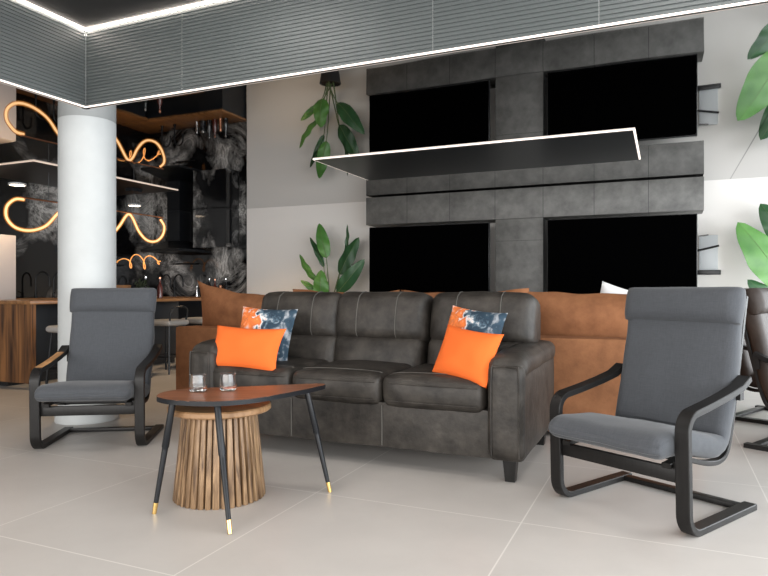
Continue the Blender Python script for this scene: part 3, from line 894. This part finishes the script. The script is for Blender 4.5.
# taps
def tap(x, y, rz, label, grp):
    r = thing('kitchen_tap', label, 'tap', (x, y, .891), rz, grp)
    obj('base', lathe([(0, 0), (.026, 0), (.026, .012), (.018, .02), (.018, .07), (0, .07)], 16), M['black_metal'], r)
    P_ = [(0, 0, .05), (0, 0, .25)] + [(.09 - .09 * math.cos(a), 0, .25 + .11 * math.sin(a)) for a in [PI * i / 10 for i in range(1, 11)]] + [(.18, 0, .16)]
    obj('spout', tube(P_, .012), M['black_metal'], r)
    obj('lever', tube([(0, 0, .06), (.0, -.07, .09)], .007), M['black_metal'], r)
tap(-7.62, 8.22, 0, 'black gooseneck tap on the back counter, left of its pair', 'taps on the back counter')
tap(-7.36, 8.22, 0, 'black gooseneck tap on the back counter, right of its pair', 'taps on the back counter')
tap(-7.88, 6.10, R(75), 'black gooseneck tap on the left counter, nearer the refrigerator', 'taps on the left counter')
tap(-7.88, 6.38, R(75), 'black gooseneck tap on the left counter, farther from the refrigerator', 'taps on the left counter')
# hood
t = thing('cooker_hood', 'black cooker hood with flared canopy on the marble wall', 'cooker hood', (-7.4, 8.3, 1.62))
bm = bmesh.new(); prof = [(.40, .30, 0), (.40, .30, .04), (.30, .24, .09), (.19, .18, .15), (.14, .15, .19)]
rings = []
for w, d, z in prof:
    rings.append([bm.verts.new((-7.4 + sx * w, (8.53 if sy > 0 else 8.53 - 2 * d), 1.62 + z)) for sx, sy in ((-1, -1), (1, -1), (1, 1), (-1, 1))])
for A, B in zip(rings[:-1], rings[1:]):
    for k in range(4): bm.faces.new((A[k], A[(k + 1) % 4], B[(k + 1) % 4], B[k]))
bm.faces.new(rings[0][::-1]); bm.faces.new(rings[-1])
P('canopy', bm, M['black_metal'])
P('chimney', box(-7.53, -7.27, 8.24, 8.53, 1.811, 2.299), M['black_metal'])
t = thing('utensil_rail', 'black wall rail below the cooker hood', 'rail', (-7.4, 8.5, 1.42))
P('bar', tube([(-7.55, 8.47, 1.44), (-7.15, 8.47, 1.44)], .012), M['black'])
for x in (-7.5, -7.2): P('bracket', tube([(x, 8.47, 1.44), (x, 8.529, 1.44)], .008), M['black'])
t = thing('wall_cabinet', 'marble-faced wall cabinet hanging right of the cooker hood', 'wall cabinet', (-6.62, 8.35, 1.68))
P('body', box(-6.96, -6.30, 8.22, 8.529, 1.68, 2.296), M['marble_light'], smooth=False)
P('door', box(-6.955, -6.305, 8.20, 8.219, 1.685, 2.29), M['marble_light'], smooth=False)
# containers on the back counter
def bottle(kind, x, y, z, label, grp):
    if kind == 'bottle':
        o = thing('bottle', label, 'bottle', (x, y, z), 0, grp)
        obj('body', lathe([(0, 0), (.036, 0), (.037, .16), (.014, .21), (.013, .27), (0, .27)], 20), M['bottle'], o)
        obj('cap', lathe([(0, .271), (.015, .271), (.015, .295), (0, .295)], 16), M['steel'], o)
    elif kind == 'red':
        o = thing('bottle', label, 'bottle', (x, y, z), 0, grp)
        obj('body', lathe([(0, 0), (.034, 0), (.035, .15), (.014, .20), (.013, .26), (0, .26)], 20), M['bottle_red'], o)
        obj('cap', lathe([(0, .261), (.015, .261), (.015, .285), (0, .285)], 16), M['copper'], o)
    elif kind == 'jar':
        o = thing('jar', label, 'jar', (x, y, z), 0, grp)
        obj('body', lathe([(0, 0), (.055, 0), (.058, .16), (0, .16)], 24), M['bottle'], o)
        obj('lid', lathe([(0, .161), (.05, .161), (.05, .185), (0, .19)], 24), M['steel'], o)
    else:
        m = M['copper'] if kind == 'copper' else M['steel']
        o = thing('grinder', label, 'grinder', (x, y, z), 0, grp)
        obj('body', lathe([(0, 0), (.026, 0), (.02, .07), (.026, .14), (0, .14)], 20), m, o)
        obj('knob', lathe([(0, .141), (.02, .145), (.024, .165), (.014, .185), (0, .19)], 20), m, o)
G = 'containers on the back counter'
for kind, x, lab in (('steel', -6.92, 'steel grinder on the back counter, leftmost of the containers'), ('jar', -6.80, 'dark lidded jar beside the steel grinder on the back counter'),
                     ('bottle', -6.67, 'dark bottle with steel cap left of the red bottle on the back counter'), ('red', -6.56, 'dark red bottle with copper cap on the back counter'),
                     ('jar2', 0, ''), ('copper', -6.45, 'copper grinder right of the red bottle on the back counter'), ('bottle', -6.35, 'dark bottle with steel cap at the right end of the back counter')):
    if x: bottle(kind, x, 8.25, .8905, lab, G)
# on the island
t = thing('wooden_bowl', 'round wooden bowl with dark inside on the island worktop', 'bowl', (-6.30, 5.98, .8905))
obj('shell', lathe([(0, 0), (.12, 0), (.18, .12), (.19, .17), (.17, .17), (.16, .12), (.10, .03), (0, .03)], 40), M['worktop'], t)
obj('lining', lathe([(0, .031), (.10, .031), (.158, .118), (.155, .125), (.095, .036), (0, .036)], 40), M['black'], t)
t = thing('potted_herb', 'small dark-leaved potted herb on the island worktop', 'plant', (-6.28, 6.42, .8905))
obj('pot', lathe([(0, 0), (.05, 0), (.065, .10), (.055, .10), (0, .09)], 20), M['pot'], t)
bm = bmesh.new()
for k in range(46):
    a, b, q = random.uniform(0, 2 * PI), random.uniform(-.2, 1.3), random.uniform(.05, .11)
    c = Vector((q * math.cos(a) * math.cos(b), q * math.sin(a) * math.cos(b), .14 + q * math.sin(b)))
    s = lathe([(0, -.03), (.013, -.005), (.012, .01), (0, .035)], 5)
    merge(bm, s, Matrix.Translation(c) @ Matrix.Rotation(random.uniform(-1, 1), 4, 'X') @ Matrix.Rotation(random.uniform(-1, 1), 4, 'Y') @ Matrix.Diagonal((1, .3, 1, 1)))
tube([(0, 0, .08), (0, 0, .16)], .01, bm)
fo = obj('foliage', bm, M['foliage'], t)
G = 'bottles on the island'
bottle('bottle', -6.42, 6.62, .8905, 'dark bottle with steel cap on the island, nearest the potted herb', G)
bottle('red', -6.34, 6.80, .8905, 'dark red bottle with copper cap at the far end of the island', G)

# amber neon pendant: straight bar with a wavy glowing tube
t = thing('neon_pendant', 'amber glowing wavy neon pendant hanging over the kitchen island', 'pendant light', (-6.2, 5.6, H))
NX = -6.2
W = [(4.66, 1.955), (4.56, 1.945), (4.47, 1.86), (4.47, 1.74), (4.57, 1.65), (4.74, 1.635), (4.92, 1.70), (5.06, 1.84), (5.18, 1.95),
     (5.30, 1.93), (5.42, 1.78), (5.58, 1.65), (5.78, 1.65), (5.94, 1.78), (6.06, 1.93), (6.12, 1.955), (6.18, 1.90), (6.28, 1.75), (6.42, 1.65), (6.58, 1.65), (6.70, 1.74), (6.73, 1.86), (6.66, 1.945)]
nc = catmull([(NX, y, z) for y, z in W], 8)
wt = P('wavy_tube', tube(nc, .012, n=12), M['neon'])
sl = obj('glow_halo', tube(nc, .023, n=14), M['halo'], wt)  # added shell that imitates the glow around the tube
P('bar', tube([(NX + .01, 4.62, 1.975), (NX + .01, 6.70, 1.975)], .009), M['copper'])
for y in (4.95, 6.18):
    P('cable', tube([(NX + .01, y, 1.98), (NX + .01, y, H - .014)], .003), M['black'])
P('canopy', box(NX - .05, NX + .07, 6.10, 6.26, H - .05, H - .0135), M['black_metal'])

t = thing('amber_squiggle', 'thin curly amber glowing tube in the kitchen corner beside the cooker hood', 'wall lamp', (-8.2, 7.8, 1.5))
P('bracket', lathe([(0, 0), (.05, 0), (.05, .02), (0, .02)], 20, center=(0, 0, 0)), M['black_metal'], rot=(0, R(90), 0), loc=(-8.2, 7.8, 1.47))
cv = []
for k in range(91):
    q = k / 90; a = q * 2 * PI * 3.4
    cv.append((-8.18 + q * .98 - .075 * math.sin(a), 7.8 + .02 * math.cos(a), 1.47 + .12 * math.sin(q * PI) * (-math.cos(a)) - .02))
P('curly_tube', tube(cv, .008, n=8), M['amber_thin'])  # thin emissive amber squiggle beside the hood

# recessed downlights
for x, y, lab in ((-7.3, 5.4, 'round white downlight in kitchen ceiling above the refrigerator side'), (-7.45, 7.45, 'round white downlight in kitchen ceiling near the cooker hood')):
    r = thing('downlight', lab, 'ceiling light', (x, y, H), 0, 'kitchen downlights')
    obj('rim', lathe([(.085, -.012), (.10, -.012), (.10, -.0005), (.085, -.0005), (.085, -.012)], 32), M['plastic_white'], r)
    obj('lens', lathe([(0, -.008), (.084, -.008), (.084, -.001), (0, -.001)], 32), M['lamp'], r)

# ------------------------------------------------------------------ light
def area(name, loc, rot, sx, sy, power, col):
    l = bpy.data.lights.new(name, 'AREA'); l.shape = 'RECTANGLE'; l.size = sx; l.size_y = sy; l.energy = power; l.color = col
    o = bpy.data.objects.new(name, l); COL.objects.link(o); o.location = loc; o.rotation_euler = rot
    return o
area('daylight_right', (XR - .05, 3.0, 1.42), (0, R(90), 0), 2.5, 10.5, 620, (.93, .97, 1.0))
area('daylight_front', (-1.5, YF + .05, 1.42), (R(90), 0, 0), 9.0, 2.5, 470, (1.0, .96, .92))
# added fill lights under the recess ceiling, to brighten the floor
for x, y in ((-2.2, .9), (.2, .9), (-2.2, 2.6), (.2, 2.6)):
    area('recess_fill', (x, y, HR - .02), (0, 0, 0), .6, .6, 14, (1.0, .95, .9))
def spot(loc, power, col, size=R(120)):
    l = bpy.data.lights.new('kitchen_spot', 'SPOT'); l.energy = power; l.color = col; l.spot_size = size; l.spot_blend = .8; l.shadow_soft_size = .08
    o = bpy.data.objects.new('kitchen_spot', l); COL.objects.link(o); o.location = loc
for x, y in ((-7.3, 5.4), (-7.45, 7.45), (-5.0, 4.6), (-5.2, 7.2)):
    spot((x, y, H - .03), 75 if x > -6 else 40, (1.0, .72, .45))
w = bpy.data.worlds.new('sky'); C.world = w; w.use_nodes = True
bg = w.node_tree.nodes['Background']; bg.inputs[0].default_value = (.85, .93, 1.0, 1); bg.inputs[1].default_value = 1.0

# ------------------------------------------------------------------ camera
cam = bpy.data.cameras.new('camera'); cam.sensor_width = 36; cam.lens = 30.0; cam.shift_y = 2.0 / 768
co = bpy.data.objects.new('camera', cam); COL.objects.link(co)
co.location = (0, 0, 1.0); co.rotation_euler = (R(90), 0, R(23.7))
cam.clip_start = .02
C.camera = co
C.view_settings.view_transform = 'Standard'; C.view_settings.look = 'None'
C.view_settings.exposure = 0.0; C.view_settings.gamma = 1.0; C.view_settings.use_curve_mapping = False
C.cycles.max_bounces = 10; C.cycles.glossy_bounces = 6; C.cycles.transmission_bounces = 8
C.cycles.caustics_reflective = False; C.cycles.caustics_refractive = False
